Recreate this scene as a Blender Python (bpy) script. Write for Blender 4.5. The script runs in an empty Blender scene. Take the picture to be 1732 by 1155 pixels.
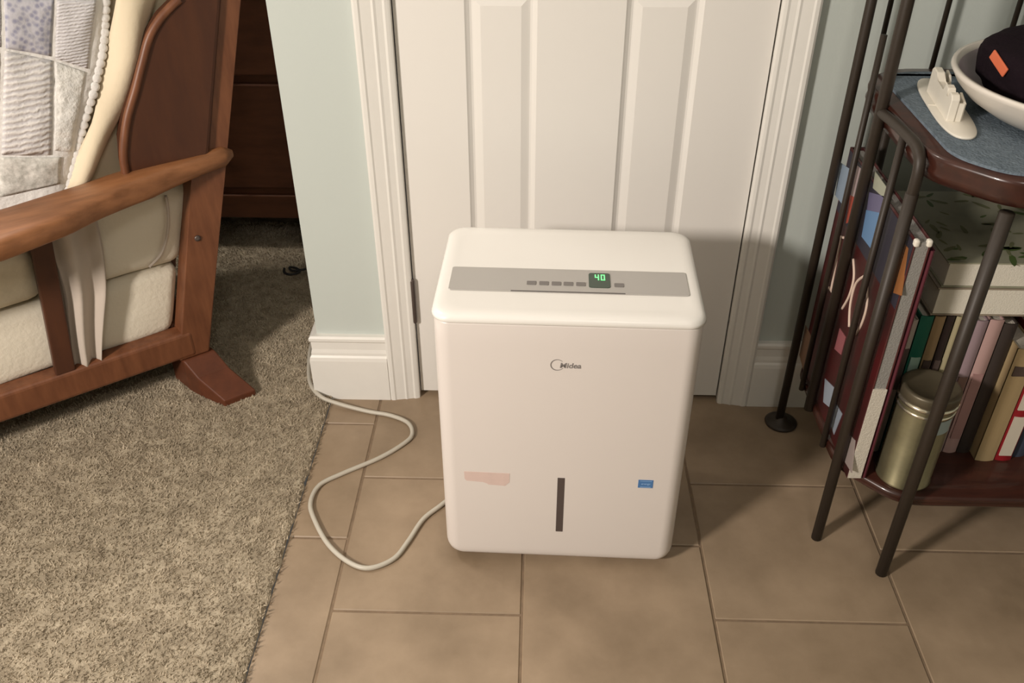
import bpy, bmesh, math, random
from mathutils import Vector, Matrix, noise
random.seed(4)
PI = math.pi
SC = bpy.context.scene
COL = SC.collection

# ------------------------------------------------------------------ camera
yaw, pitch, roll, FOC, CD, CH = -0.0308098, 0.6136041, -0.0016566, 1523.7614, 1.4834338, 1.1877944
cy, sy, cp, sp = math.cos(yaw), math.sin(yaw), math.cos(pitch), math.sin(pitch)
fw = Vector((sy*cp, cy*cp, -sp)); rt = Vector((cy, -sy, 0)); up = rt.cross(fw)
cr, sr = math.cos(roll), math.sin(roll)
rt, up = rt*cr + up*sr, up*cr - rt*sr
cam = bpy.data.cameras.new('camera'); camo = bpy.data.objects.new('camera', cam); COL.objects.link(camo)
M = Matrix((rt, up, -fw)).transposed().to_4x4(); M.translation = (0, -CD, CH); camo.matrix_world = M
cam.sensor_width = 36; cam.lens = FOC*36/1732; cam.clip_start = .02
SC.camera = camo

# ------------------------------------------------------------------ light and exposure
SC.view_settings.view_transform = 'Standard'; SC.view_settings.look = 'None'
SC.view_settings.gamma = 1; SC.view_settings.use_curve_mapping = False
SC.view_settings.exposure = -0.08
W = bpy.data.worlds.new('world'); SC.world = W; W.use_nodes = True
W.node_tree.nodes['Background'].inputs[0].default_value = (1, .93, .83, 1)
W.node_tree.nodes['Background'].inputs[1].default_value = .07
def area(name, loc, target, size, power, col, shape='DISK'):
    l = bpy.data.lights.new(name, 'AREA'); l.shape = shape; l.size = size; l.energy = power; l.color = col
    o = bpy.data.objects.new(name, l); COL.objects.link(o); o.location = loc
    o.rotation_euler = (Vector(target) - Vector(loc)).to_track_quat('-Z', 'Y').to_euler()
    return o
area('ceiling_lamp_light', (.25, -2.3, 2.36), (-.1, -.6, 0), .45, 8.5, (1, .92, .84))
area('room_lamp_light', (-1.45, -1.85, 1.42), (.1, -.2, .30), .28, 54, (1, .905, .82))
area('far_lamp_light', (-1.6, .40, 2.38), (-.6, -.5, 0), .45, 26, (1, .92, .84))

# ------------------------------------------------------------------ materials
def mat(name, col, rough=.5, metal=0, spec=.5, emit=None, es=1, var=0, vscale=20, bump=0, bscale=60, col2=None, kind=None, coat=0, stretch=None):
    m = bpy.data.materials.new(name); m.use_nodes = True; nt = m.node_tree; b = nt.nodes['Principled BSDF']
    b.inputs['Base Color'].default_value = (*col, 1); b.inputs['Roughness'].default_value = rough
    b.inputs['Metallic'].default_value = metal; b.inputs['Specular IOR Level'].default_value = spec
    b.inputs['Coat Weight'].default_value = coat
    if emit: b.inputs['Emission Color'].default_value = (*emit, 1); b.inputs['Emission Strength'].default_value = es
    tc = nt.nodes.new('ShaderNodeTexCoord'); src = tc.outputs['Object']
    if stretch:
        mp = nt.nodes.new('ShaderNodeMapping'); mp.inputs['Scale'].default_value = stretch
        nt.links.new(src, mp.inputs[0]); src = mp.outputs[0]
    if col2 or var:
        n = nt.nodes.new('ShaderNodeTexVoronoi' if kind == 'flower' else 'ShaderNodeTexNoise')
        n.inputs['Scale'].default_value = vscale
        if kind != 'flower': n.inputs['Detail'].default_value = 6; n.inputs['Roughness'].default_value = .6
        nt.links.new(src, n.inputs['Vector'])
        r = nt.nodes.new('ShaderNodeValToRGB'); c2 = col2 or tuple(c*(1-var) for c in col)
        r.color_ramp.elements[0].position = .33 if kind != 'flower' else .2; r.color_ramp.elements[1].position = .67 if kind != 'flower' else .6
        r.color_ramp.elements[0].color = (*c2, 1); r.color_ramp.elements[1].color = (*col, 1)
        nt.links.new(n.outputs[0], r.inputs[0]); nt.links.new(r.outputs[0], b.inputs['Base Color'])
    if bump:
        n2 = nt.nodes.new('ShaderNodeTexNoise'); n2.inputs['Scale'].default_value = bscale; n2.inputs['Detail'].default_value = 5
        nt.links.new(src, n2.inputs['Vector'])
        bp = nt.nodes.new('ShaderNodeBump'); bp.inputs['Strength'].default_value = bump; bp.inputs['Distance'].default_value = .004
        nt.links.new(n2.outputs[0], bp.inputs['Height']); nt.links.new(bp.outputs[0], b.inputs['Normal'])
    return m
def stripes(name, c1, c2, scale, axis='Z', rough=.9):
    m = mat(name, c1, rough); nt = m.node_tree
    w = nt.nodes.new('ShaderNodeTexWave'); w.bands_direction = axis; w.inputs['Scale'].default_value = scale; w.inputs['Distortion'].default_value = 2.5
    w.inputs['Detail Scale'].default_value = 3
    tc = nt.nodes.new('ShaderNodeTexCoord'); nt.links.new(tc.outputs['Object'], w.inputs[0])
    r = nt.nodes.new('ShaderNodeValToRGB'); r.color_ramp.elements[0].color = (*c2, 1); r.color_ramp.elements[1].color = (*c1, 1)
    nt.links.new(w.outputs[0], r.inputs[0]); nt.links.new(r.outputs[0], nt.nodes['Principled BSDF'].inputs['Base Color'])
    bp = nt.nodes.new('ShaderNodeBump'); bp.inputs['Strength'].default_value = .5; bp.inputs['Distance'].default_value = .003
    nt.links.new(w.outputs[0], bp.inputs['Height']); nt.links.new(bp.outputs[0], nt.nodes['Principled BSDF'].inputs['Normal'])
    return m
m_wall = mat('wall_paint', (.53, .575, .54), .6, bump=.05, bscale=250)
m_trim = mat('white_trim_paint', (.78, .76, .71), .38, var=.02, vscale=30)
m_door = mat('white_door_paint', (.80, .775, .73), .30, bump=.03, bscale=30)
m_ceil = mat('ceiling_paint', (.8, .79, .75), .8)
m_grout = mat('grout', (.235, .165, .105), .9, var=.25, vscale=60)
m_tile = mat('tan_tile', (.37, .275, .185), .45, col2=(.235, .17, .108), vscale=5, bump=.12, bscale=30)
m_carp = mat('beige_carpet', (.45, .385, .285), .95, spec=.1, col2=(.25, .205, .145), vscale=40, bump=.6, bscale=300)
m_tuft = mat('beige_pile', (.50, .425, .315), .95, spec=.1, col2=(.28, .23, .165), vscale=28)
m_white = mat('white_plastic', (.73, .675, .635), .32)
m_lid = mat('white_lid_plastic', (.82, .795, .75), .25)
m_silver = mat('silver_panel', (.46, .44, .415), .35, metal=.3)
m_btn = mat('grey_button', (.18, .165, .155), .5)
m_slit = mat('dark_slit', (.10, .09, .085), .6)
m_disp = mat('display_glass', (.05, .075, .055), .2)
m_led = mat('green_led', (.1, .5, .15), .5, emit=(.2, .9, .3), es=1.3)
m_ink = mat('grey_print', (.22, .20, .19), .5)
m_gauge = mat('water_gauge', (.085, .065, .06), .25)
m_pink = mat('sticker_residue', (.70, .54, .485), .7, var=.06, vscale=60)
m_blue = mat('blue_sticker', (.07, .19, .42), .5)
m_blue2 = mat('light_blue_print', (.3, .48, .72), .5)
m_cord = mat('cord_plastic', (.50, .465, .39), .45)
m_rub = mat('black_rubber', (.02, .02, .02), .7)
m_bronze = mat('dark_bronze', (.12, .095, .085), .4, metal=.5)
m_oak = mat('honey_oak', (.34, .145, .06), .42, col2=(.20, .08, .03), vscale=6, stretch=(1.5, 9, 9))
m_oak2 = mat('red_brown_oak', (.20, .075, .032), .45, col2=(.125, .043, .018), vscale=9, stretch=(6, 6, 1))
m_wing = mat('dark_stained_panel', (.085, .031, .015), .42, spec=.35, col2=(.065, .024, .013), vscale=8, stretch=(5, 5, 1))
m_foot = mat('shaded_red_oak', (.13, .040, .018), .42, spec=.35, col2=(.085, .027, .013), vscale=9, stretch=(3, 3, 3))  # oak for the feet, with the shadow on them darkened into the colour
m_dark = mat('dark_cabinet_wood', (.15, .055, .025), .5, col2=(.09, .032, .015), vscale=8, stretch=(1, 1, 4))
m_cream = mat('cream_upholstery', (.74, .68, .56), .9, spec=.2, bump=.3, bscale=120)
m_crm2 = mat('cream_blanket', (.76, .655, .48), .9, spec=.2, bump=.2, bscale=90)
m_crm3 = mat('cream_printed_cloth', (.78, .71, .56), .9, spec=.2, col2=(.62, .55, .42), vscale=14, bump=.4, bscale=50)
m_drape = mat('greyish_pink_cloth', (.52, .45, .385), .9, spec=.2, bump=.2)
m_quilt = mat('white_quilt_cloth', (.80, .78, .75), .9, spec=.2, bump=.7, bscale=70)
m_q_lav = mat('lavender_floral', (.52, .51, .55), .9, spec=.2, col2=(.30, .30, .39), vscale=120, kind='flower', bump=.5)
m_q_str = stripes('seersucker', (.78, .75, .72), (.58, .56, .57), 32, 'Z')
m_q_str2 = stripes('pale_lavender_weave', (.70, .68, .68), (.60, .58, .60), 60, 'Z')
m_q_lace = mat('lace', (.85, .83, .78), .9, col2=(.62, .61, .58), vscale=60, bump=1, bscale=90)
m_q_flo = mat('grey_floral', (.78, .76, .71), .9, col2=(.42, .41, .37), vscale=90, bump=.5)
m_iron = mat('dark_iron', (.030, .021, .014), .5, metal=.1)
m_shelf = mat('mahogany_shelf', (.055, .016, .010), .3, col2=(.03, .010, .007), vscale=10, stretch=(1, 6, 6), coat=.3)
m_mat = mat('blue_woven_mat', (.19, .235, .275), .95, spec=.1, col2=(.13, .165, .20), vscale=90, bump=.8, bscale=260)
m_bowl = mat('white_bowl', (.72, .67, .60), .25)
m_bowlin = mat('lavender_glaze', (.36, .30, .33), .3)
m_hat = mat('black_knit', (.012, .007, .010), .95, spec=.1, bump=.5, bscale=150)
m_tag = mat('orange_tag', (.62, .14, .06), .6)
m_clip = mat('white_clip', (.78, .735, .64), .35)
m_tin = mat('gold_tin', (.34, .30, .18), .28, metal=.75, var=.25, vscale=25)
m_tinlid = mat('olive_tin_lid', (.12, .10, .065), .4, metal=.4)
m_rim = mat('bright_rim', (.8, .74, .58), .2, metal=.9)
def flat(n, c, r=.55): return mat(n, c, r, spec=.35)
m_red = mat('red_cover', (.085, .009, .010), .45, col2=(.035, .014, .012), vscale=9)
m_page = mat('page_block', (.62, .575, .49), .9, bump=.4, bscale=400)
m_pageg = mat('grey_page_block', (.28, .27, .25), .8, bump=.4, bscale=400)

# ------------------------------------------------------------------ helpers
def link(name, me, m=None, parent=None, smooth=False):
    o = bpy.data.objects.new(name, me); COL.objects.link(o)
    if m: me.materials.append(m)
    if parent: o.parent = parent
    if smooth:
        for p in me.polygons: p.use_smooth = True
    return o
def fromv(name, V, F, m=None, parent=None, smooth=False):
    me = bpy.data.meshes.new(name); me.from_pydata([tuple(v) for v in V], [], F); me.update()
    b = bmesh.new(); b.from_mesh(me); bmesh.ops.recalc_face_normals(b, faces=b.faces); b.to_mesh(me); b.free()
    return link(name, me, m, parent, smooth)
def frombm(name, b, m=None, parent=None, smooth=False):
    bmesh.ops.recalc_face_normals(b, faces=b.faces)
    me = bpy.data.meshes.new(name); b.to_mesh(me); b.free(); return link(name, me, m, parent, smooth)
def addbox(b, x0, x1, y0, y1, z0, z1, bev=0, seg=2, fn=None):
    t = bmesh.new(); bmesh.ops.create_cube(t, size=1)
    for v in t.verts: v.co = Vector(((x0+x1)/2+v.co.x*(x1-x0), (y0+y1)/2+v.co.y*(y1-y0), (z0+z1)/2+v.co.z*(z1-z0)))
    if bev: bmesh.ops.bevel(t, geom=t.edges[:], offset=bev, segments=seg, affect='EDGES', profile=.5, clamp_overlap=True)
    if fn:
        for v in t.verts: v.co = Vector(fn(v.co))
    me = bpy.data.meshes.new('t'); t.to_mesh(me); t.free(); b.from_mesh(me); bpy.data.meshes.remove(me)
def box(name, x0, x1, y0, y1, z0, z1, m, parent=None, bev=0, seg=2, fn=None, smooth=False):
    b = bmesh.new(); addbox(b, x0, x1, y0, y1, z0, z1, bev, seg, fn); return frombm(name, b, m, parent, smooth)
def loft(name, rings, m, parent=None, smooth=True, cap=True, closed=True):
    n = len(rings[0]); V = [p for r in rings for p in r]; F = []
    for i in range(len(rings)-1):
        for j in range(n if closed else n-1):
            k = (j+1) % n; F.append((i*n+j, i*n+k, (i+1)*n+k, (i+1)*n+j))
    if cap: F.append(tuple(range(n))); F.append(tuple(range((len(rings)-1)*n, len(rings)*n)))
    return fromv(name, V, F, m, parent, smooth)
def smooth_path(P, k=6):
    P = [Vector(p) for p in P]; out = []
    for i in range(len(P)-1):
        a, b, c, d = P[max(i-1, 0)], P[i], P[i+1], P[min(i+2, len(P)-1)]
        for j in range(k):
            t = j/k; out.append(.5*((2*b)+(c-a)*t+(2*a-5*b+4*c-d)*t*t+(3*b-a-3*c+d)*t**3))
    return out+[P[-1]]
def tube(name, P, r, m, parent=None, n=10, flat_=1):
    P = [Vector(p) for p in P]; rings = []
    d0 = (P[1]-P[0]).normalized(); ref = Vector((0, 0, 1)) if abs(d0.z) < .9 else Vector((0, 1, 0)); u = d0.cross(ref).normalized()
    for i, p in enumerate(P):
        d = (P[min(i+1, len(P)-1)]-P[max(i-1, 0)]).normalized(); u = (u-d*u.dot(d)).normalized(); w = d.cross(u)
        rr = r[i] if isinstance(r, (list, tuple)) else r
        rings.append([p+u*rr*math.cos(2*PI*k/n)*flat_+w*rr*math.sin(2*PI*k/n) for k in range(n)])
    return loft(name, rings, m, parent)
def lathe(name, prof, m, parent=None, n=40, c=(0, 0), cap=True):
    return loft(name, [[(c[0]+r*math.cos(2*PI*k/n), c[1]+r*math.sin(2*PI*k/n), z) for k in range(n)] for r, z in prof], m, parent, True, cap)
def rrect(x0, x1, y0, y1, r, z, seg=6):
    out = []
    for cx, cy_, a in ((x1-r, y1-r, 0), (x0+r, y1-r, 90), (x0+r, y0+r, 180), (x1-r, y0+r, 270)):
        for k in range(seg+1):
            t = math.radians(a+90*k/seg); out.append((cx+r*math.cos(t), cy_+r*math.sin(t), z))
    return out
def prism(name, pts, axis, a, b_, m, parent=None, bev=0):
    # pts 2-D outline, extruded along axis (0 x, 1 y, 2 z) between a and b_
    def mk(p, t): return {0: (t, p[0], p[1]), 1: (p[0], t, p[1]), 2: (p[0], p[1], t)}[axis]
    n = len(pts); b = bmesh.new(); A = [b.verts.new(mk(p, a)) for p in pts]; B = [b.verts.new(mk(p, b_)) for p in pts]
    b.faces.new(A); b.faces.new(B[::-1])
    for i in range(n): b.faces.new((A[i], A[(i+1) % n], B[(i+1) % n], B[i]))
    if bev: bmesh.ops.bevel(b, geom=b.edges[:], offset=bev, segments=3, affect='EDGES', profile=.5, clamp_overlap=True)
    return frombm(name, b, m, parent)
def tag(o, label=None, cat=None, group=None, kind=None):
    if label: o['label'] = label
    if cat: o['category'] = cat
    if group: o['group'] = group
    if kind: o['kind'] = kind
    return o
def thing(name, label, cat, loc=(0, 0, 0), rz=0, group=None):
    o = bpy.data.objects.new(name, None); COL.objects.link(o); o.location = loc; o.rotation_euler = (0, 0, rz)
    o.empty_display_size = .05
    return tag(o, label, cat, group)
def struct(o): o['kind'] = 'structure'; return o
def text(name, s, size, m, parent, mw, extrude=.0004, shear=0, bold=0):
    cu = bpy.data.curves.new('t', 'FONT'); cu.body = s; cu.size = size; cu.extrude = extrude; cu.shear = shear; cu.offset = bold
    cu.align_x = 'LEFT'
    t = bpy.data.objects.new('t', cu); COL.objects.link(t); bpy.context.view_layer.update()
    me = bpy.data.meshes.new_from_object(t.evaluated_get(bpy.context.evaluated_depsgraph_get()))
    bpy.data.objects.remove(t); me.transform(mw); return link(name, me, m, parent)

# ------------------------------------------------------------------ the room shell
XL, XR, YF = -.44, 2.3, -3.4
# floor: grout bed with single tiles
fl = struct(box('floor', -.424, XR, YF, .06, -.03, -.0018, m_grout))
s = .3065; g = -.0135; p0 = -.2499; gap = .0020
tcount = 0
def tile(x0, x1, y0, y1):
    global tcount
    x0, x1, y0, y1 = x0+gap, x1-gap, y0+gap, y1-gap
    x0 = max(x0, -.424); x1 = min(x1, XR-.001); y1 = min(y1, .055)
    if x1-x0 < .01 or y1-y0 < .01: return
    dz = random.uniform(-.0004, .0004)
    ob = box('tile', x0, x1, y0, y1, -.0045, 0+dz, m_tile, fl, .0015, 1)
    cx, cy_ = (x0+x1)/2, (y0+y1)/2
    tcount += 1
for i in range(-2, 7):
    off = 0 if i % 2 else -s/2
    for j in range(-10, 2):
        y1 = p0 + off + j*s + s
        if y1-s > .055: continue
        tile(g+i*s, g+(i+1)*s, y1-s, y1)
# walls
wb = struct(box('wall_back', XL, -.2575, 0, .12, 0, 2.44, m_wall))
wb2 = struct(box('wall_back', .4005, XR, 0, .12, 0, 2.44, m_wall))
wb3 = struct(box('wall_back', -.2575, .4005, 0, .12, 2.06, 2.44, m_wall))
struct(box('wall_right', XR, XR+.1, YF, .12, -.03, 2.44, m_wall))
struct(box('wall_left', -2.7, -2.6, YF, 1.5, -.03, 2.44, m_wall))
struct(box('wall_front', -2.7, XR+.1, YF-.1, YF, -.03, 2.44, m_wall))
struct(box('wall_far', -2.7, XL+.3, 1.4, 1.5, -.03, 2.44, m_wall))
struct(box('wall_side', XL, XL+.1, .12, 1.4, 0, 2.44, m_wall))
struct(box('ceiling', -2.7, XR+.1, YF-.1, 1.5, 2.44, 2.5, m_ceil))
# carpet
cp_ = thing('carpet', 'beige cut-pile carpet filling the left of the floor, its edge against the tan tiles', 'carpet', (-.426, 0, 0))
def chz(x, y): return .008 + .003*noise.noise(Vector((x*25, y*25, 0))) + .002*noise.noise(Vector((x*70, y*70, 3)))
V = []; F = []
nx, ny = 150, 260; X0, X1, Y0, Y1 = -1.30, -.425, -1.05, 1.0
for j in range(ny+1):
    for i in range(nx+1):
        x = X0+(X1-X0)*i/nx; y = Y0+(Y1-Y0)*j/ny
        if i == nx: x += .004*noise.noise(Vector((3, y*40, 0)))+.002*noise.noise(Vector((8, y*150, 0)))
        V.append((x+.426, y, chz(x, y) if i < nx else .0))
for j in range(ny):
    for i in range(nx): a = j*(nx+1)+i; F.append((a, a+1, a+nx+2, a+nx+1))
fromv('pile_base', V, F, m_carp, cp_, True)
box('carpet_field', -2.17, -.875, YF, 1.4, -.02, .006, m_carp, cp_)
box('carpet_field', -.87, .0, YF, -1.055, -.02, .006, m_carp, cp_)
box('carpet_field', -.87, -.02, 1.005, 1.4, -.02, .006, m_carp, cp_)
V = []; F = []
for k in range(95000):
    x = random.uniform(-1.2, -.424); y = random.uniform(-.95, .75)
    if x < -.45 and random.random() < .15: continue
    if y > -.0 and x > -.442: continue
    h = random.uniform(.003, .0075); a = random.uniform(0, 2*PI); r = random.uniform(.0012, .0024)
    z = chz(min(x, -.43), y)-.001; lx, ly = random.gauss(0, .003), random.gauss(0, .003); n = len(V)
    for q in range(3): V.append((x+.426+r*math.cos(a+q*2.094), y+r*math.sin(a+q*2.094), z))
    V.append((x+.426+lx, y+ly, z+h)); F += [(n, n+1, n+3), (n+1, n+2, n+3), (n+2, n, n+3)]
me = bpy.data.meshes.new('pile_tufts'); me.from_pydata(V, [], F); me.update()
pt = link('pile_tufts', me, m_tuft, cp_); tag(pt, kind='stuff')
# baseboards
bprof = [(0, 0), (-.018, 0), (-.018, .098), (-.0165, .106), (-.0135, .110), (-.0135, .116), (-.0115, .124), (-.0115, .141), (-.0145, .145), (-.0145, .151), (-.011, .155), (0, .155)]
def baseboard(name, x0, x1, m=None):
    return struct(prism(name, bprof, 0, x0, x1, m_trim))
# left one returns round the outside corner
path = [(-.2997, 0, 0, -1), (XL, 0, -1, -1), (XL, .125, -1, 0)]
rings = [[(px+nx_*-q[0], py+ny_*-q[0] if True else 0, q[1]) for q in bprof] for px, py, nx_, ny_ in path]
struct(loft('baseboard_left', rings, m_trim, None, False))
baseboard('baseboard_right', .4415, XR)
# door casing
def casing(name, xo, xi):
    d = 1 if xi > xo else -1; w = abs(xi-xo)
    pr = [(0, 0), (0, -.016), (.004, -.0185), (.010, -.0185), (.013, -.0165), (.019, -.0155), (.030, -.0135), (.034, -.0145), (.038, -.0125), (.048, -.0105), (.052, -.0115), (.057, -.010), (w-.001, -.0085), (w, -.006), (w, 0)]
    return struct(prism(name, [(xo+d*a, b) for a, b in pr], 2, 0, 2.12, m_trim))
casing('trim_1', -.2996, -.2385); casing('trim_2', .4413, .3815)
struct(box('trim_3', -.2995, .441, -.018, 0, 2.121, 2.18, m_trim, None, .003))
struct(box('trim_4', -.2575, -.2405, .0, .12, 0, 2.06, m_trim)); struct(box('trim_5', .3835, .4005, .0, .12, 0, 2.06, m_trim))
struct(box('trim_6', -.2405, .3835, .0, .12, 2.043, 2.06, m_trim))
# door
dr = bpy.data.objects.new('door_1', None); COL.objects.link(dr); struct(dr)
dx0, dx1 = -.2370, .3800; fy = .0035
cols = [(-.122, -.004), (.138, .262)]; rows = [(.215, .822), (.955, 1.54), (1.65, 1.93)]
b = bmesh.new()
for x0, x1 in ((dx0, cols[0][0]), (cols[0][1], cols[1][0]), (cols[1][1], dx1)): addbox(b, x0, x1, fy, fy+.034, .011, 2.04)
for c in cols:
    for z0, z1 in ((.011, rows[0][0]), (rows[0][1], rows[1][0]), (rows[1][1], rows[2][0]), (rows[2][1], 2.04)): addbox(b, c[0], c[1], fy, fy+.034, z0, z1)
frombm('door_leaf', b, m_door, dr)
for c in cols:
    for z0, z1 in rows:
        rg = []
        for ins, dep in ((0, 0), (.003, .0022), (.008, .0050), (.0115, .0056), (.014, .0050), (.0245, .0015), (.026, .001)):
            rg.append([(c[0]+ins, fy+dep, z0+ins), (c[1]-ins, fy+dep, z0+ins), (c[1]-ins, fy+dep, z1-ins), (c[0]+ins, fy+dep, z1-ins)])
        rg.insert(0, [(p[0], fy+.030, p[2]) for p in rg[0]])
        loft('raised_panel', rg, m_door, dr, False)
def hinge(z):
    h = lathe('hinge', [(.0, z-.05), (.0045, z-.05), (.0055, z-.047), (.0055, z+.047), (.0045, z+.05), (0, z+.05)], m_bronze, dr, 16, (-.2388, -.004), False)
hinge(.238); hinge(1.0); hinge(1.8)
lathe('door_knob', [(0, 0), (.026, 0), (.026, .006), (.011, .01), (.011, .03), (.026, .04), (.028, .052), (.018, .062), (0, .064)], m_bronze, dr, 24).data.transform(Matrix.Translation((.325, fy, .93)) @ Matrix.Rotation(PI/2, 4, 'X'))

# ------------------------------------------------------------------ dehumidifier
dh = thing('dehumidifier', 'white upright dehumidifier with a silver control strip, standing on tiles in front of the door', 'dehumidifier', (.0456, -.4493, 0), -.0247)
hw, dd = .190, .262
R_ = []
for z, ins in ((.016, .012), (.0175, .007), (.021, .0035), (.028, .001), (.036, 0), (.15, 0), (.30, 0), (.45, 0), (.4835, .0003), (.4865, .0015)):
    R_.append(rrect(-hw+ins, hw-ins, ins*.35, dd-ins, .024, z, 10))
loft('body', R_, m_white, dh)
R_ = []
for z, ins in ((.4865, .004), (.4872, .0004), (.489, -.0012), (.4935, -.0008), (.4975, .0018), (.4995, .0060), (.5003, .012), (.5003, .020), (.4998, .024)):
    R_.append(rrect(-hw-.0015+ins, hw+.0015-ins, -.0015+ins, dd+.0015-ins, .027, z+(0), 10))
lid = loft('lid', R_, m_lid, dh)
# silver control strip
cpn = loft('control_panel', [rrect(-.1735, .1735, .064, .1292, .004, .4995, 4), rrect(-.1735, .1735, .064, .1292, .004, .5012, 4), rrect(-.1730, .1730, .0645, .1287, .0038, .5015, 4)], m_silver, dh, False)
for x in (-.0538, -.0357, -.0176, -.0002, .0180, .0734):
    loft('button', [rrect(x-.0072, x+.0072, .0820, .0925, .0012, .501, 2), rrect(x-.0068, x+.0068, .0824, .0921, .0012, .5023, 2)], m_btn if x > .01 or x < -.05 or 1 else m_btn, cpn, False)
dsp = loft('display', [rrect(.0293, .0612, .0785, .1195, .004, .501, 4), rrect(.0297, .0608, .0789, .1191, .004, .5024, 4)], m_disp, cpn, False)
box('slit', -.083, .0815, .0640, .0662, .5010, .5017, m_slit, cpn)
b = bmesh.new()
def seg7(b, x, y, w, h, on):
    t = .0017
    S = {'a': (x, x+w, y+h-t, y+h), 'd': (x, x+w, y, y+t), 'g': (x, x+w, y+h/2-t/2, y+h/2+t/2), 'f': (x, x+t, y+h/2, y+h), 'b': (x+w-t, x+w, y+h/2, y+h), 'e': (x, x+t, y, y+h/2), 'c': (x+w-t, x+w, y, y+h/2)}
    for k in on: addbox(b, S[k][0], S[k][1], S[k][2], S[k][3], .5022, .5028)
seg7(b, .0385, .0985, .0062, .0155, 'fgbc'); seg7(b, .0472, .0985, .0062, .0155, 'abcdef')
frombm('digits', b, m_led, cpn)
# front marks
fz = Matrix.Rotation(PI/2, 4, 'X')
lg = text('brand_lettering', 'Midea', .0125, m_ink, dh, Matrix.Translation((-.0098, -.0002, .4145)) @ fz @ Matrix.Scale(1.02, 4, (1, 0, 0)), .0004, .15, .00015)
V = []; F = []; n = 40
for k in range(n+1):
    t = math.radians(40+290*k/n); w = .0003+.0011*math.sin(PI*k/n)
    for q in (0, 1): V.append((-.0130+(.0098-(w if q else 0))*math.cos(t), -.0005, .4193+(.0098-(w if q else 0))*math.sin(t)))
for k in range(n): F.append((2*k, 2*k+1, 2*k+3, 2*k+2))
me = fromv('brand_emblem', V, F, m_ink, dh)
me.modifiers.new('s', 'SOLIDIFY').thickness = .0005
box('water_gauge', -.0062, .0052, -.0006, .004, .0785, .1990, m_gauge, dh, .0003, 1)
rs = prism('sticker_residue', [(-.1535, .2055), (-.1530, .190), (-.1500, .1860), (-.1240, .1840), (-.118, .1815), (-.1150, .1790), (-.0890, .1775), (-.086, .181), (-.0820, .1855), (-.0815, .2045)], 1, -.0004, .002, m_pink, dh); tag(rs, 'faint pink sticker residue')
st = box('efficiency_sticker', .1200, .1432, -.0005, .002, .1845, .2012, m_blue, dh)
b = bmesh.new(); addbox(b, .1235, .1400, -.0008, -.0004, .1860, .1868); addbox(b, .1225, .141, -.0008, -.0004, .1985, .1990)
frombm('sticker_print', b, m_blue2, st)
text('sticker_print', 'energy', .0052, m_blue2, st, Matrix.Translation((.1245, -.0006, .1915)) @ fz, .0002, .3)
for x in (-.15, .15):
    for y in (.035, .225):
        lathe('caster', [(0, -.006), (.007, -.006), (.008, -.004), (.008, .004), (.007, .006), (0, .006)], m_rub, dh, 20).data.transform(Matrix.Translation((x, y, .0085)) @ Matrix.Rotation(PI/2, 4, 'Y'))
b = bmesh.new()
for k in range(12): addbox(b, -.15, .15, .2615, .2635, .10+k*.027, .108+k*.027)
frombm('rear_grille', b, m_btn, dh)
# power cord
cz = .0045
cpts = [(-.120, -.190, .06), (-.128, -.215, .02), (-.138, -.27, cz), (-.152, -.305, cz)] + [(x, y, cz) for x, y in [(-.166, -.324), (-.194, -.359), (-.214, -.411), (-.234, -.451), (-.272, -.472), (-.309, -.46), (-.351, -.422), (-.386, -.367), (-.403, -.324), (-.396, -.278), (-.358, -.245), (-.297, -.202), (-.257, -.162), (-.241, -.132), (-.253, -.096), (-.293, -.073), (-.343, -.061)]] + \
    [(-.409, -.042, .009), (-.445, -.030, .018), (-.474, .012, .020), (-.492, .087, .020), (-.500, .154, .021), (-.500, .25, .022)]
tag(tube('power_cord', smooth_path(cpts, 6), .0043, m_cord, None, 10), 'pale grey power cord looping over the tiles left of the white dehumidifier', 'cord')

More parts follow.
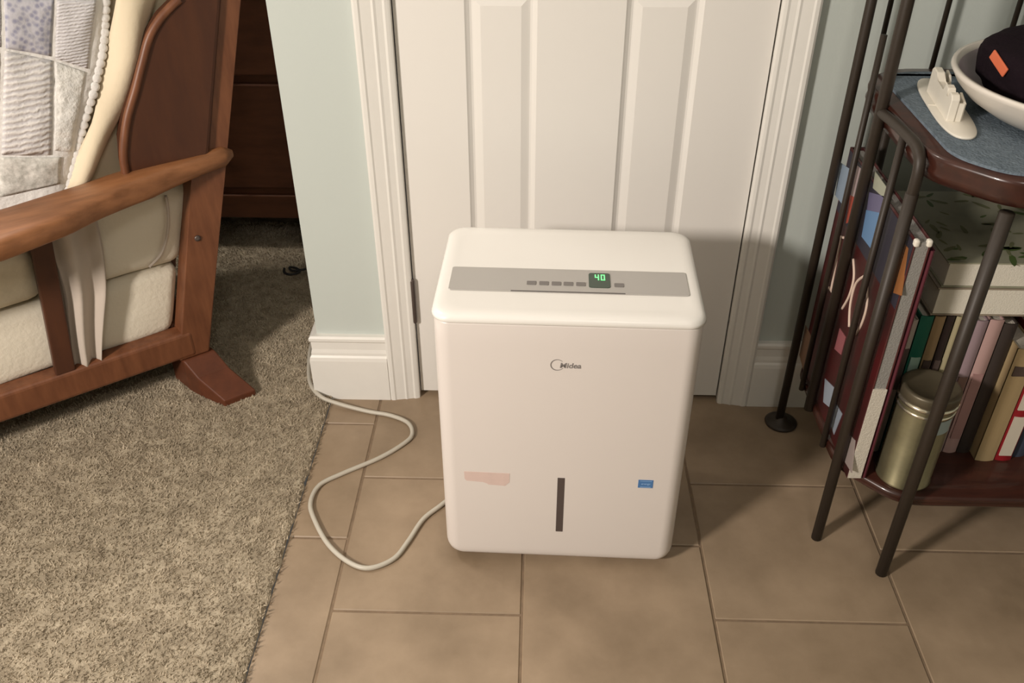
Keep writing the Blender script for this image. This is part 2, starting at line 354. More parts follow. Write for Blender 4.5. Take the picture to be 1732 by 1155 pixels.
# ------------------------------------------------------------------ armchair (local x = towards its back, y = inwards, z up)
CX, CY = -.716, .001
ch = thing('armchair', 'wooden armchair with cream cushions and a honey oak arm on the beige carpet', 'armchair', (CX, CY, 0), math.atan2(.604, .797))
CW = .50; zc = .012
def lerp(a, x):
    for (x0, y0), (x1, y1) in zip(a, a[1:]):
        if x <= x1: return y0+(y1-y0)*(x-x0)/(x1-x0) if x > x0 else y0
    return a[-1][1]
for side in (0, 1):
    f = (lambda y: y) if side == 0 else (lambda y: CW-y)
    a0, a1 = sorted((f(0), f(.045)))
    # rear post (leaning), seen above and below the arm
    prism('rear_post', [(-.019, .085), (.045, .085), (.148, .452), (.30, .98), (.236, .98), (.082, .452)], 1, a0, a1, m_oak2 if 0 else m_oak2, ch, .004)
    prism('side_rail', [(-.64, .087), (.02, .087), (.02, .148), (-.64, .148)], 1, *sorted((f(-.002), f(.04))), m_oak2, ch, .008)
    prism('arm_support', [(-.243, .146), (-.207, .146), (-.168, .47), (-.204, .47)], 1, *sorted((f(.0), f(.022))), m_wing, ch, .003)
    prism('front_post', [(-.64, .012), (-.58, .012), (-.56, .47), (-.62, .47)], 1, a0, a1, m_oak2, ch, .004)
    # wing panel above the arm
    wp = [(-.028, .478), (-.026, .53), (-.017, .567), (.000, .61), (.023, .652), (.045, .695), (.067, .735), (.095, .764), (.128, .786), (.185, .81), (.215, .82), (.120, .482)]
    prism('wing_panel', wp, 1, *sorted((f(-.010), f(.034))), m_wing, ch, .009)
    tube('edge_moulding', smooth_path([(p[0]+.001, f(-.008), p[1]) for p in wp[:9]], 5), .0075, m_oak2, ch, 10)
    # arm: a lofted board, wide at the front, a round knob at the back
    near = [(-.66, .135), (-.60, .150), (-.27, .140), (-.157, .108), (-.100, .078), (-.048, .058), (-.01, .049), (.04, .036), (.085, .027), (.135, .017), (.160, .014), (.168, .010), (.172, .003)]
    far = [(-.66, .020), (-.60, .0), (-.234, .010), (-.135, -.008), (-.05, -.018), (.0, -.020), (.072, -.016), (.135, -.020), (.160, -.020), (.168, -.014), (.172, -.006)]
    rg = []
    for q in range(45):
        sx = -.66+.832*q/44; n_, f_ = lerp(near, sx), lerp(far, sx)
        zt = lerp([(-.66, .508), (-.1, .507), (-.02, .512), (.10, .512), (.155, .514), (.172, .502)], sx); zb = lerp([(-.66, .468), (-.1, .464), (0, .462), (.1, .472), (.155, .474), (.172, .488)], sx)
        c_, w_, h_ = (n_+f_)/2, (n_-f_)/2, (zt-zb)/2
        ex = lerp([(-.66, .35), (-.05, .45), (.08, .85), (.172, 1)], sx)
        ring = []
        for k in range(20):
            t = 2*PI*k/20; cc, ss = math.cos(t), math.sin(t)
            ring.append((sx, f(-(c_+w_*math.copysign(abs(cc)**ex, cc))), (zt+zb)/2+h_*math.copysign(abs(ss)**ex, ss)))
        rg.append(ring)
    arm = loft('armrest', rg, m_oak, ch)
    # splayed rear foot, a wedge that sticks out sideways
    def foot(nm, s0, s1):
        V = []
        for (o, ds, z) in ((-.06, -.012, .086), (.0, .0, .084), (.035, .012, .056), (.096, .040, .022)):
            V += [(s0+ds, f(-o), z), (s1+ds, f(-o), z), (s1+ds, f(-o), .006), (s0+ds, f(-o), .006)]
        F = [(0, 1, 2, 3), (12, 15, 14, 13)]
        for i in range(3):
            for j in range(4): F.append((i*4+j, i*4+(j+1) % 4, i*4+4+(j+1) % 4, i*4+4+j))
        o = fromv(nm, V, F, m_foot, ch); bv = o.modifiers.new('b', 'BEVEL'); bv.width = .003; bv.segments = 2
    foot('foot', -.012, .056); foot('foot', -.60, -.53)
    lathe('bolt', [(0, 0), (.006, 0), (.006, .002), (.003, .003), (0, .003)], m_bronze, ch, 14).data.transform(Matrix.Translation((.072, f(-.0005), .345)) @ Matrix.Rotation(PI/2 if side == 0 else -PI/2, 4, 'X'))
box('cross_rail', -.01, .035, .046, CW-.046, .090, .146, m_oak2, ch, .004)
box('cross_rail', -.625, -.585, .046, CW-.046, .090, .146, m_oak2, ch, .004)
for k in range(5): box('seat_slat', -.52+k*.12, -.46+k*.12, .042, CW-.042, .118, .132, m_oak2, ch, .002)
def cushion(name, x0, x1, z0, z1, m, y0=.032, y1=CW-.032, bev=.022, lean=0, amp=.006):
    b = bmesh.new()
    addbox(b, x0, x1, y0, y1, z0, z1, bev, 4)
    bmesh.ops.subdivide_edges(b, edges=[e for e in b.edges if e.calc_length() > .08], cuts=9, use_grid_fill=True)
    cx, cz_ = (x0+x1)/2, (z0+z1)/2
    for v in b.verts:
        n = noise.noise(v.co*9)*amp + noise.noise(v.co*25)*amp*.3
        v.co.y += n; v.co.z += noise.noise(v.co*7+Vector((5, 0, 0)))*amp
        v.co.x += lean*(v.co.z-z0)
    return frombm(name, b, m, ch, True)
cushion('base_cushion', -.60, -.008, .137, .282, m_cream, lean=.30)
cushion('seat_cushion', -.60, -.205, .287, .408, m_crm3, y0=.026, bev=.035, amp=.012)
cushion('lower_back_cushion', -.185, .042, .285, .445, m_cream, y0=.034, lean=.34)
cushion('back_cushion', -.130, .045, .450, .955, m_crm2, y0=.048, y1=CW-.048, bev=.03, lean=.46, amp=.008)
# blanket fold running down the cushion side
V = []; F = []; nn = 26
for i in range(nn):
    z = .49+.44*i/(nn-1); s0 = lerp([(.46, -.112), (.504, -.075), (.60, -.005), (.70, .045), (.80, .085), (.93, .13)], z)
    for j in range(9):
        t = j/8; wd = .045+.012*math.sin(z*9); V.append((s0-.042+wd*t*1.2, .036-.016*math.sin(PI*t)+.006*math.sin(z*30+t*4), z))
for i in range(nn-1):
    for j in range(8): a = i*9+j; F.append((a, a+1, a+10, a+9))
o = fromv('blanket_fold', V, F, m_crm2, ch, True); sm = o.modifiers.new('s', 'SOLIDIFY'); sm.thickness = .006
tube('piping', smooth_path([(-.012+.052, .0315, .432), (.036, .0265, .40), (.026, .0265, .36), (.006, .0285, .32), (-.022, .0315, .297)], 5), .0028, m_drape, ch, 8)
# gathered cloth hanging beside the arm support
V = []; F = []
nu, nv = 40, 16
for i in range(nv):
    t = i/(nv-1); z = .448-.315*t
    for j in range(nu):
        u = j/(nu-1); wv = lerp([(0, .100), (.5, .075), (1, .050)], t)
        sx = lerp([(0, -.140), (.5, -.150), (1, -.178)], t)+(u-.5)*wv+.006*math.sin(t*5)
        V.append((sx, .012+.009*math.sin(u*3.4*PI+1.0*math.sin(t*3))-.003*t+(.012 if abs(u-.5) > .46 else 0), z))
for i in range(nv-1):
    for j in range(nu-1): a = i*nu+j; F.append((a, a+1, a+nu+1, a+nu))
o = fromv('gathered_cloth', V, F, m_drape, ch, True); sm = o.modifiers.new('s', 'SOLIDIFY'); sm.thickness = .003; sm.offset = 1
for k in range(3):
    prism('back_slat', [(.045, .16), (.058, .16), (.290, .955), (.277, .955)], 1, .10+k*.11, .15+k*.11, m_oak2, ch, .002)
prism('top_rail', [(.222, .90), (.262, .90), (.285, .985), (.245, .985)], 1, .046, CW-.046, m_oak2, ch, .004)

# quilt: thick, draped over the seat and back
qt = thing('patchwork_quilt', 'white and lavender patchwork quilt draped over the wooden armchair', 'quilt', (CX, CY, 0), math.atan2(.604, .797))
edge = [(.40, -.215), (.44, -.185), (.473, -.126), (.50, -.112), (.55, -.085), (.60, -.060), (.65, -.030), (.70, -.004), (.74, .012), (.80, .028), (.90, .060), (1.0, .09)]
front = [(.40, -.50), (.50, -.46), (.60, -.34), (.80, -.22), (1.0, -.16)]
def QY(s_, z_): return .022+.008*noise.noise(Vector((s_*9, z_*9, 1)))+.003*noise.noise(Vector((s_*30, z_*30, 2)))
def QC(s_, z_):
    e = lerp(edge, z_); d = max(0, .03-(e-s_)); d2 = max(0, .04-(s_-lerp(front, z_)))
    return QY(s_, z_)+(d/.03)**2*.012+(d2/.04)**2*.03
rg = []
for i in range(40):
    z = .415+.56*i/39; e = lerp(edge, z); f_ = lerp(front, z); sh = 0 if i < 36 else (.012*(i-35)) ; ring = []
    if i == 0: sh = .012
    for j in range(26): sx = f_+(e-f_)*j/25; ring.append((sx, QC(sx, z)+sh, z))
    for j in range(14):
        t = (j+1)/15; ring.append((e+.004*math.sin(t*40)-.01*math.sin(PI*t)*0, QC(e, z)+sh+(CW-.06-sh-QC(e, z))*t, z))
    for j in range(12): sx = e-(e-f_)*j/11; ring.append((sx, CW-.05-sh, z))
    for j in range(13): t = 1-(j+1)/14; ring.append((f_-.03*math.sin(PI*t)+.008*math.sin(t*30), .05+(CW-.10)*t, z))
    rg.append(ring)
loft('quilt_body', rg, m_quilt, qt)
def patch(c, m, n=14, puff=.0035, name='quilt_patch'):
    V = []; F = []
    for i in range(n+1):
        for j in range(n+1):
            u, v = i/n, j/n
            s_ = (c[0][0]*(1-u)+c[1][0]*u)*(1-v)+(c[3][0]*(1-u)+c[2][0]*u)*v; z_ = (c[0][1]*(1-u)+c[1][1]*u)*(1-v)+(c[3][1]*(1-u)+c[2][1]*u)*v
            pf = puff*(min(1, 4*min(u, 1-u, v, 1-v)))
            V.append((s_, QC(s_, z_)-.0008-pf, z_))
    for i in range(n):
        for j in range(n): a = i*(n+1)+j; F.append((a, a+1, a+n+2, a+n+1))
    o = fromv(name, V, F, m, qt, True); o.modifiers.new('s', 'SOLIDIFY').thickness = .001
    return o
patch([(-0.1479, 0.7465), (-0.0859, 0.721), (-0.0582, 0.8072), (-0.1282, 0.8177)], m_q_lav)
patch([(-0.0806, 0.7171), (-0.0361, 0.6908), (0.004, 0.7979), (-0.054, 0.8066)], m_q_str2)
patch([(-0.2041, 0.5808), (-0.1321, 0.5626), (-0.086, 0.7142), (-0.1506, 0.7433)], m_q_str)
patch([(-0.1248, 0.5683), (-0.0984, 0.5584), (-0.0412, 0.6858), (-0.0821, 0.7115)], m_q_lace)
patch([(-0.2286, 0.5089), (-0.1314, 0.5095), (-0.1171, 0.5544), (-0.2078, 0.5775)], m_q_flo)
patch([(-0.277, 0.5281), (-0.2305, 0.515), (-0.1583, 0.7409), (-0.2036, 0.7584)], m_q_lace)
patch([(-0.202, 0.7635), (-0.154, 0.7495), (-0.1331, 0.8184), (-0.1795, 0.834)], m_q_str2)
patch([(-0.1267, 0.8228), (-0.0568, 0.8124), (-0.0422, 0.8585), (-0.1132, 0.8677)], m_q_flo)
# scalloped lace edge
b = bmesh.new()
for k in range(46):
    z = .43+.54*k/45; e = lerp(edge, z)
    bmesh.ops.create_uvsphere(b, u_segments=8, v_segments=6, radius=.0085, matrix=Matrix.Translation((e-.006, QC(e-.006, z)-.002, z)) @ Matrix.Scale(.35, 4, (0, 1, 0)))
o = frombm('scalloped_edge', b, m_quilt, qt, True)

# ------------------------------------------------------------------ dark wood dresser behind the chair
ds = thing('dresser', 'dark brown wooden dresser in the shadow behind the armchair', 'dresser', (-1.05, .60, 0))
box('carcass', -.50, .50, .012, .45, .105, 1.10, m_dark, ds, .004)
box('plinth_rail', -.505, .505, 0, .02, .100, .165, m_dark, ds, .003)
for k in range(3):
    d_ = box('drawer', -.47, .47, .0, .014, .185+k*.29, .455+k*.29, m_dark, ds, .004)
    for x in (-.25, .25): lathe('drawer_knob', [(0, 0), (.008, 0), (.008, .012), (.016, .02), (.012, .028), (0, .03)], m_bronze, d_, 16).data.transform(Matrix.Translation((x, .001, .32+k*.29)) @ Matrix.Rotation(PI/2, 4, 'X'))
for x in (-.46, .46):
    for y in (.035, .41): box('leg', x-.025, x+.025, y-.025, y+.025, .008, .106, m_dark, ds, .004)
bl = [(-.640, .480), (-.636, .462), (-.622, .452), (-.606, .456), (-.598, .468), (-.612, .484), (-.628, .486), (-.618, .470), (-.596, .474), (-.585, .480)]
tag(tube('wire_loop', smooth_path([(x, y, .020) for x, y in bl], 5), .003, m_rub, None, 8), 'small black looped wire lying on the carpet between dresser and wall corner', 'wire')

# ------------------------------------------------------------------ iron and wood shelf rack
RX, RW = .497, .86     # left end plane, mirrored at RX+RW
rk = thing('shelf_rack', 'dark iron rack with two mahogany shelves full of books, right of the door', 'shelf rack', (RX, 0, 0))
PR = .0085
def pole(x, y, z0, z1, r=PR, name='post'): return tube(name, [(x, y, z0), (x, y, (z0+z1)/2), (x, y, z1)], r, m_iron, rk, 12)
for e in (0, 1):
    X = (lambda x: x) if e == 0 else (lambda x: RW-x)
    lathe('foot_disc', [(0, .001), (.031, .001), (.032, .004), (.026, .008), (.012, .011), (.0095, .018), (0, .018)], m_iron, rk, 28, (X(0.004), -.069))
    pole(X(.0), -.069, .012, 1.55, .0080, 'tall_post'); pole(X(.0), -.207, .150, 1.55, .0088, 'tall_post')
    pole(X(.0), -.379, .001, .66, .0088, 'leg'); pole(X(.089), -.455, .001, .672, .0095, 'leg'); pole(X(.089), -.022, .001, .672, .0085, 'leg')
    pole(X(.0), -.150, .150, .80, .005, 'rod'); pole(X(.0), -.306, .150, .712, .0055, 'rod')
    hp = [(X(0), -.379, .655), (X(0), -.379, .690), (X(0), -.371, .708), (X(0), -.352, .716), (X(0), -.32, .716), (X(0), -.26, .712), (X(0), -.209, .706)]
    tube('end_hoop', smooth_path(hp, 5), .0078, m_iron, rk, 10)
    tube('end_bar', [(X(0), -.071, 1.545), (X(0), -.14, 1.56), (X(0), -.205, 1.545)], .008, m_iron, rk, 10)
for x in (.045, .134, .242, .345, .445, .545, .645, .745): pole(x, -.026, .70, 1.50, .0042, 'back_rod')
tube('back_bar', [(0, -.026, 1.50), (RW/2, -.026, 1.50), (RW, -.026, 1.50)], .007, m_iron, rk, 10)
tube('back_bar', [(0, -.069, 1.25), (RW/2, -.04, 1.25), (RW, -.069, 1.25)], .005, m_iron, rk, 8)
def outline(x0, x1, y0, y1, c, r=.02, z=0):
    pts = [(x0, y0+c), (x0+c*.95, y0), (x1-c*.95, y0), (x1, y0+c), (x1, y1-c*.6), (x1-c*.6, y1), (x0+c*.6, y1), (x0, y1-c*.6)]
    out = []
    for i in range(8):
        p = Vector((*pts[i], 0)); a = (Vector((*pts[i-1], 0))-p).normalized(); b2 = (Vector((*pts[(i+1) % 8], 0))-p).normalized()
        for k in range(7):
            t = k/6; q = (p+a*r)*(1-t)**2+p*2*t*(1-t)+(p+b2*r)*t**2; out.append((q.x, q.y, z))
    return out
box_rail = tube('back_bar', [(.06, -.034, .70), (RW/2, -.034, .70), (RW-.06, -.034, .70)], .009, m_iron, rk, 8)
def shelf(name, x0, x1, y0, y1, c, zt, th):
    rg = []
    for ins, z in ((.010, zt-th), (.003, zt-th+.003), (.0, zt-th*.6), (.002, zt-th*.45), (.0, zt-.008), (.001, zt-.003), (.004, zt)):
        rg.append(outline(x0+ins, x1-ins, y0+ins, y1-ins, c, .035, z))
    return loft(name, rg, m_shelf, rk)
shelf('top_shelf', .006, RW-.006, -.468, -.044, .085, .718, .040)
shelf('lower_shelf', .004, RW-.004, -.444, -.044, .085, .165, .022)
tag(prism('placemat', [(p[0]+RX, p[1]) for p in outline(.030, .50, -.452, -.075, .055, .03)], 2, .7185, .7225, m_mat), 'blue-grey woven mat lying on the top shelf of the rack', 'mat')
# bowl with black knit hat
bc = (.757, -.272); zb = .7228
bw = thing('bowl', 'wide white bowl on the blue mat holding black knitwear', 'bowl', (bc[0], bc[1], 0))
lathe('bowl_body', [(0, zb), (.108, zb), (.116, zb+.002), (.141, zb+.011), (.166, zb+.026), (.181, zb+.041), (.188, zb+.052), (.191, zb+.056), (.190, zb+.060), (.184, zb+.060), (.180, zb+.053)], m_bowl, bw, 72, cap=False)
lathe('bowl_inside', [(.180, zb+.053), (.172, zb+.040), (.156, zb+.027), (.130, zb+.013), (.08, zb+.006), (0, zb+.005)], m_bowlin, bw, 72, cap=False)
b = bmesh.new(); bmesh.ops.create_icosphere(b, subdivisions=5, radius=1)
for v in b.verts:
    d = v.co.copy(); zz = d.z
    q = 1+.10*noise.noise(d*1.6+Vector((3, 1, 0)))+.035*noise.noise(d*5)
    v.co = Vector((.128*math.copysign(abs(d.x)**.8, d.x)*q, .118*math.copysign(abs(d.y)**.8, d.y)*q, (.052 if zz > 0 else .048)*math.copysign(abs(zz)**.75, zz)*q))
ht = thing('knit_hat', 'black knit hat with a small orange tag, stuffed in the white bowl', 'hat', (.733, -.260, zb+.060))
frombm('knit_body', b, m_hat, ht, True)
ot = box('orange_tag', -.0065, .0065, -.0015, .0015, -.020, .020, m_tag, ht, .0014, 2)
tn = Vector((-.97, -.22, .08)).normalized(); tl = Vector((.10, -.93, -.36)); tl = (tl-tn*tl.dot(tn)).normalized(); tw = tn.cross(tl)
ot.matrix_local = Matrix.Translation((-.1265, -.021, .0195)) @ Matrix((tw, tn, tl)).transposed().to_4x4()
# white plastic bracket
def plate_pt(t, w): return Vector((.574+.016*t, -.105-.222*t, 0)) + Vector((w, 0, 0))
cl = thing('plastic_bracket', 'white plastic bracket with upright clips on a rounded plate, beside the bowl', 'bracket', (.575, -.233, .7228), -.12)
rg = []
def plan(ins, z):
    out = []
    for k in range(48):
        t = 2*PI*k/48; c_, s_ = math.cos(t), math.sin(t); ex = .62
        out.append(((.0245-ins)*math.copysign(abs(c_)**.8, c_), (.117-ins)*math.copysign(abs(s_)**ex, s_), z))
    return out
loft('base_plate', [plan(.0008, 0), plan(0, .001), plan(0, .0028), plan(.0008, .0036)], m_clip, cl)
WP = [(-.062, .003), (-.062, .034), (-.056, .039), (-.045, .039), (-.043, .030), (-.036, .029), (-.034, .040), (-.020, .041), (-.016, .030), (.018, .031), (.024, .036), (.030, .041), (.050, .042), (.056, .038), (.057, .003)]
prism('clip_wall', WP, 0, -.014, -.003, m_clip, cl, .0015)
prism('clip_wall', [(-.058, .003), (-.058, .028), (-.030, .034), (-.024, .022), (.022, .022), (.034, .036), (.052, .038), (.055, .003)], 0, .004, .0075, m_clip, cl, .001)
for y in (-.058, -.030, .026, .050): box('clip_rib', -.004, .005, y-.002, y+.002, .003, .028, m_clip, cl)
box('plate_seam', -.024, -.004, -.0015, .0015, .0030, .0046, m_clip, cl)

# ------------------------------------------------------------------ books
zs = .1655
def book(name, x0, x1, y0, y1, z0, z1, mc, mp, label, group=None, spine='front', cat='book', lean=0, band=None):
    th = .0022; o = thing(name, label, cat, ((x0+x1)/2, y0, z0), 0, group); w = (x1-x0)/2; d = y1-y0; h = z1-z0
    fn = (lambda c: (c.x+lean*c.z, c.y, c.z))
    b = bmesh.new()
    addbox(b, -w, -w+th, 0, d, 0, h, fn=fn); addbox(b, w-th, w, 0, d, 0, h, fn=fn)
    n = 8; P = [(-w+(2*w)*k/n, -.003*math.sin(PI*k/n)) for k in range(n+1)]; P2 = [(x, y+.0025) for x, y in P[::-1]]
    t = bmesh.new(); pts = P+P2; A = [t.verts.new((x+0, y, 0)) for x, y in pts]; B = [t.verts.new((x+lean*h, y, h)) for x, y in pts]
    t.faces.new(A); t.faces.new(B[::-1])
    for i in range(len(pts)): t.faces.new((A[i], A[(i+1) % len(pts)], B[(i+1) % len(pts)], B[i]))
    me = bpy.data.meshes.new('t'); t.to_mesh(me); t.free(); b.from_mesh(me)
    frombm('cover', b, mc, o)
    box('pages', -w+th, w-th, .003, d-.004, .003, h-.003, mp, o, fn=fn)
    if band:
        for za, zb_, mb in band: box('spine_print', -w*.72, w*.72, -.0036, -.001, za*h, zb_*h, mb, o, fn=fn)
    return o
m_ban = flat('dark_lettering', (.10, .07, .06)); m_banl = flat('pale_lettering', (.62, .56, .46))
ys = -.333
spec = [
 ('pale', .566, .580, .43, (.40, .34, .29), 'pale beige thin paperback standing left of the green book', [(.5, .8, m_ban)]),
 ('green', .582, .602, .437, (.012, .13, .085), 'green hardcover standing behind the gold canister', [(.62, .72, flat('pale_green', (.35, .5, .42)))]),
 ('tan', .6035, .6195, .437, (.42, .29, .16), 'tan book standing right of the green hardcover', [(.3, .7, m_ban)]),
 ('black', .621, .6335, .438, (.035, .022, .02), 'black slim book between the tan book and the front post', [(.5, .7, m_ban)]),
 ('olive', .635, .646, .437, (.38, .33, .20), 'olive-yellow slim book half behind the front post of the rack', None),
 ('grey', .648, .664, .425, (.12, .10, .10), 'dark grey book hidden mostly behind the front post', None),
 ('mauve', .666, .685, .43, (.30, .22, .24), 'mauve book standing left of the pink book', [(.2, .6, flat('brown_print', (.2, .12, .10)))]),
 ('pink', .6865, .708, .432, (.46, .30, .28), 'dusty pink book standing on the lower shelf', [(.12, .62, flat('rose_print', (.36, .21, .20)))]),
 ('dark', .7095, .7305, .425, (.040, .030, .026), 'black book between the pink and the cream books', None),
]
for nm, x0, x1, z1, c, lab, band in spec:
    book('book', x0, x1, ys, ys+.20, zs, z1, flat('cover_'+nm, c), m_page, lab, 'books upright on the lower shelf', lean=.0, band=band)
book('book', .7325, .763, -.352, -.352+.20, zs, .392, flat('cover_cream', (.50, .37, .20)), m_page, 'thick cream book, left of the red book on the lower shelf', 'books upright on the lower shelf', band=[(.78, .86, m_ban)])
book('book', .765, .792, -.350, -.15, zs, .40, flat('cover_crimson', (.26, .010, .015)), m_page, 'bright red book, right of the thick cream book', 'books upright on the lower shelf', band=[(.05, .40, m_banl), (.46, .8, m_banl)])
cz_ = [(.05, .06, .09), (.30, .26, .20), (.16, .05, .05), (.09, .14, .16), (.35, .30, .24), (.05, .05, .05)]
xx = .794
for k, c in enumerate(cz_):
    w = (.024, .03, .02, .028, .022, .03)[k]
    book('book', xx, xx+w, -.34, -.14, zs, .38+.01*(k % 3), flat('cover_x%d' % k, c), m_page, ['navy book standing next to the bright red book on the lower shelf', 'beige book right of the navy one', 'maroon book on the lower shelf', 'slate blue book on the lower shelf', 'light brown book on the lower shelf', 'black wide book at the row end'][k], 'books upright on the lower shelf'); xx += w+.0015
# tall large-format books at the left end
big = thing('large_book', 'large red hardcover titled 100, upright at the left end of the rack', 'book', (.519, -.24, zs))
def BX(x): return x-.519
w0, w1 = .5085, .5315; y0, y1, H = -.402, -.088, .602-zs
box('cover', BX(w0), BX(w0)+.0028, y0+.24, y1+.24, 0, H, m_red, big, .001, 1)
box('cover', BX(w1)-.0028, BX(w1), y0+.24, y1+.24, 0, H, m_red, big, .001, 1)
box('spine', BX(w0), BX(w1), y1+.24-.003, y1+.24+.001, 0, H, m_red, big)
box('pages', BX(w0)+.0028, BX(w1)-.0028, y0+.2415, y1+.235, .002, H-.004, m_pageg, big)
lp = box('page_strip', BX(w0)+.001, BX(w1)-.001, y0+.2385, y0+.2415, .002, H*.42, m_page, big); tag(lp, 'cream lower half of the page edge')
for x in (w0+.003, w1-.003): box('corner_guard', BX(x)-.0038, BX(x)+.0038, y0+.2375, y0+.247, H-.010, H+.001, m_clip, big, .003, 3)
XC = BX(w0)
def pic(ya, yb, za, zb_, m, nm='cover_picture'):
    # ya > yb in world metres, shear-free rectangle lying on the cover
    return box(nm, XC-.0006, XC+.0004, yb+.24, ya+.24, za-zs, zb_-zs, m, big)
m_cream_ink = flat('cream_lettering', (.72, .56, .46))
def glyph(P_, r): return tube('title_lettering', smooth_path([(XC-.0004, a, b_) for a, b_ in P_], 6), r, m_cream_ink, big, 6)
tp = box('cover_picture', XC-.0005, XC+.0001, y0+.242, y1+.238, .325, H-.004, flat('dark_navy_print', (.035, .032, .045)), big)
def pquad(P_, m): return prism('cover_picture', P_, 0, XC-.0009, XC+.0002, m, big)
glyph([(0.0981, 0.2991), (0.0955, 0.2576), (0.0894, 0.2003)], .0024)
glyph([(0.1123, 0.2936), (0.0879, 0.3047)], .0024)
glyph([(0.1011, 0.2002), (0.0758, 0.2028)], .0024)
glyph([(0.0276, 0.2990), (0.0067, 0.2763), (0.0076, 0.2422), (0.0230, 0.2071)], .0024)
glyph([(-0.0295, 0.3013), (-0.0060, 0.2730), (-0.0058, 0.2338), (-0.0235, 0.2021)], .0024)
glyph([(-0.0495, 0.2997), (-0.0669, 0.2732), (-0.0670, 0.2405), (-0.0554, 0.2091)], .0024)
pquad([(0.1812, 0.3964), (0.1351, 0.4065), (0.1302, 0.3451), (0.1720, 0.3410)], flat('blue_white_photo', (.26, .33, .42)))
pquad([(0.1027, 0.4262), (0.0681, 0.4318), (0.0756, 0.3826), (0.1007, 0.3756)], flat('pale_pink_photo', (.42, .33, .33)))
pquad([(0.1032, 0.3744), (0.0756, 0.3826), (0.0717, 0.3426), (0.0948, 0.3273)], flat('orange_red_photo', (.42, .07, .04)))
pquad([(0.0273, 0.4504), (-0.0300, 0.4505), (-0.0288, 0.4338), (0.0207, 0.4263)], flat('pale_olive_photo', (.36, .37, .29)))
pquad([(0.0301, 0.4149), (-0.0293, 0.4369), (-0.0278, 0.4093), (0.0224, 0.3887)], flat('lavender_photo', (.14, .13, .22)))
pquad([(0.0246, 0.3876), (-0.0278, 0.4093), (-0.0381, 0.3501), (0.0172, 0.3452)], flat('blue_portrait', (.13, .24, .42)))
pquad([(-0.1302, 0.4161), (-0.1491, 0.4173), (-0.1683, 0.3532), (-0.1411, 0.3410)], flat('orange_photo', (.30, .12, .04)))
pquad([(0.1735, 0.0721), (0.1300, 0.0753), (0.1339, -0.0023), (0.1696, 0.0062)], flat('beige_photo', (.30, .18, .12)))
pquad([(0.0127, 0.1751), (-0.0199, 0.1797), (-0.0193, 0.1435), (0.0131, 0.1323)], flat('rosy_photo', (.30, .10, .11)))
pquad([(0.0217, 0.0626), (-0.0245, 0.0792), (-0.0319, 0.0400), (0.0038, 0.0241)], flat('icy_photo', (.30, .34, .40)))
pquad([(-0.0445, 0.0632), (-0.0837, 0.0700), (-0.0736, 0.0162), (-0.0474, 0.0201)], flat('icy_photo_two', (.30, .34, .40)))
pquad([(-0.1186, 0.0617), (-0.1557, 0.0754), (-0.1753, 0.0240), (-0.1396, 0.0165)], flat('pale_corner_photo', (.34, .28, .26)))
big2 = book('large_book', .5335, .5405, -.398, -.11, zs, .585, flat('plum_cover', (.10, .02, .03)), m_page, 'thin plum-coloured large book right of the red hardcover titled 100')
big3 = book('large_book', .5430, .5500, -.36, -.10, zs, .50, flat('taupe_cover', (.20, .15, .13)), m_page, 'thin taupe large book behind the gold canister, left of the pale paperback')
# flat books on the upright row
m_pagew = mat('white_page_block', (.74, .70, .60), .9, bump=.3, bscale=500)
def flatbook(x0, x1, y0, y1, z0, z1, mc, mp, label):
    o = thing('flat_book', label, 'book', ((x0+x1)/2, (y0+y1)/2, z0), 0, 'books lying flat on the upright row'); w, d, h = (x1-x0)/2, (y1-y0)/2, z1-z0
    box('cover', -w, w, -d, d, 0, .0022, mc, o); box('cover', -w, w, -d, d, h-.0022, h, mc, o); box('pages', -w+.003, w-.003, -d+.001, d-.001, .0022, h-.0022, mp, o, .0005, 1)
    box('spine', w-.003, w, -d, d, .0022, h-.0022, mc, o)
    return o
m_leaf = mat('botanical_cover', (.38, .37, .27), .5, col2=(.27, .27, .19), vscale=9)
flatbook(.592, .86, -.338, -.09, .4415, .489, flat('dark_edge_cover', (.30, .25, .19)), m_pagew, 'thick white-paged book lying flat on the upright row, lower of the two')
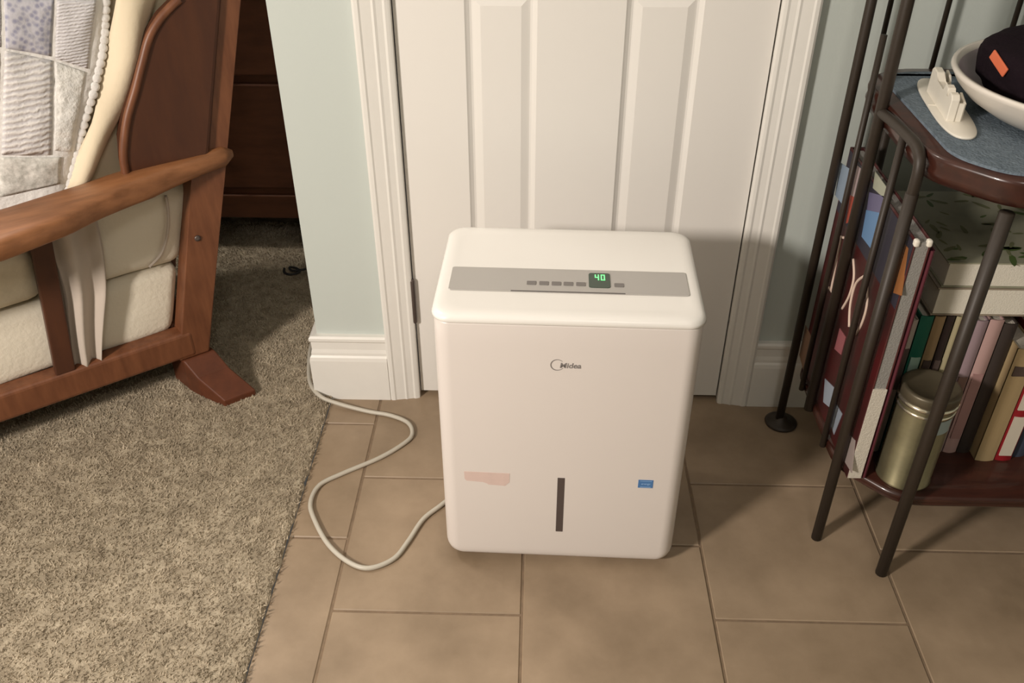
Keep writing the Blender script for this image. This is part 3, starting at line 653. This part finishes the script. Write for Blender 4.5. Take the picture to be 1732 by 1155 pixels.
fb = flatbook(.596, .85, -.336, -.10, .4895, .531, m_leaf, m_pagew, 'pale book with a leafy green cover lying flat, topmost of the two')
V = []; F = []
m_green = flat('leaf_green', (.08, .125, .035)); m_green2 = flat('leaf_olive', (.17, .18, .09))
for col_, cnt, sd in ((m_green, 26, 1), (m_green2, 46, 2)):
    random.seed(sd); V = []; F = []
    for k in range(cnt):
        x = random.uniform(-.118, .10); y = random.uniform(-.112, .105)
        if sd == 1 and y > -.06 and random.random() < .6: y = random.uniform(-.112, -.07)
        a = random.uniform(0, 2*PI); L_ = random.uniform(.008, .018); W_ = L_*.28; n = len(V)
        for q in range(8):
            t = 2*PI*q/8; px, py = L_*math.cos(t), W_*math.sin(t)*(1-.3*math.cos(t)); V.append((x+px*math.cos(a)-py*math.sin(a), y+px*math.sin(a)+py*math.cos(a), .0416+sd*.0001))
        F.append(tuple(range(n, n+8)))
    tag(fromv('leaf_print', V, F, col_, fb), kind='stuff')
random.seed(9)
# canister
cn = thing('canister', 'gold metal canister with an olive lid on the lower shelf, in front of the books', 'canister', (.602, -.389, zs))
cn.scale = (1.14, 1.14, 1)
lathe('tin_body', [(0, 0), (.0355, 0), (.0375, .002), (.0375, .005), (.0365, .006), (.0365, .168), (.0355, .170), (0, .170)], m_tin, cn, 48, cap=False)
lathe('bright_rim', [(.0368, .146), (.0382, .147), (.0382, .150), (.0368, .151)], m_rim, cn, 48, cap=False)
lathe('bright_rim', [(.0368, .158), (.0392, .159), (.0392, .164), (.0368, .165)], m_rim, cn, 48, cap=False)
lathe('tin_lid', [(.0372, .165), (.0385, .167), (.0385, .180), (.037, .183), (.033, .1835), (.031, .181), (0, .181)], m_tinlid, cn, 48, cap=False)
V = []; F = []
for i in range(9):
    t = math.radians(-100+i*7)
    for z in (.118, .144): V.append((.0371*math.cos(t), .0371*math.sin(t), z))
for i in range(8): F.append((2*i, 2*i+1, 2*i+3, 2*i+2))
tag(fromv('price_label', V, F, flat('pale_blue_label', (.34, .42, .42)), cn, True), 'pale blue peeling label')
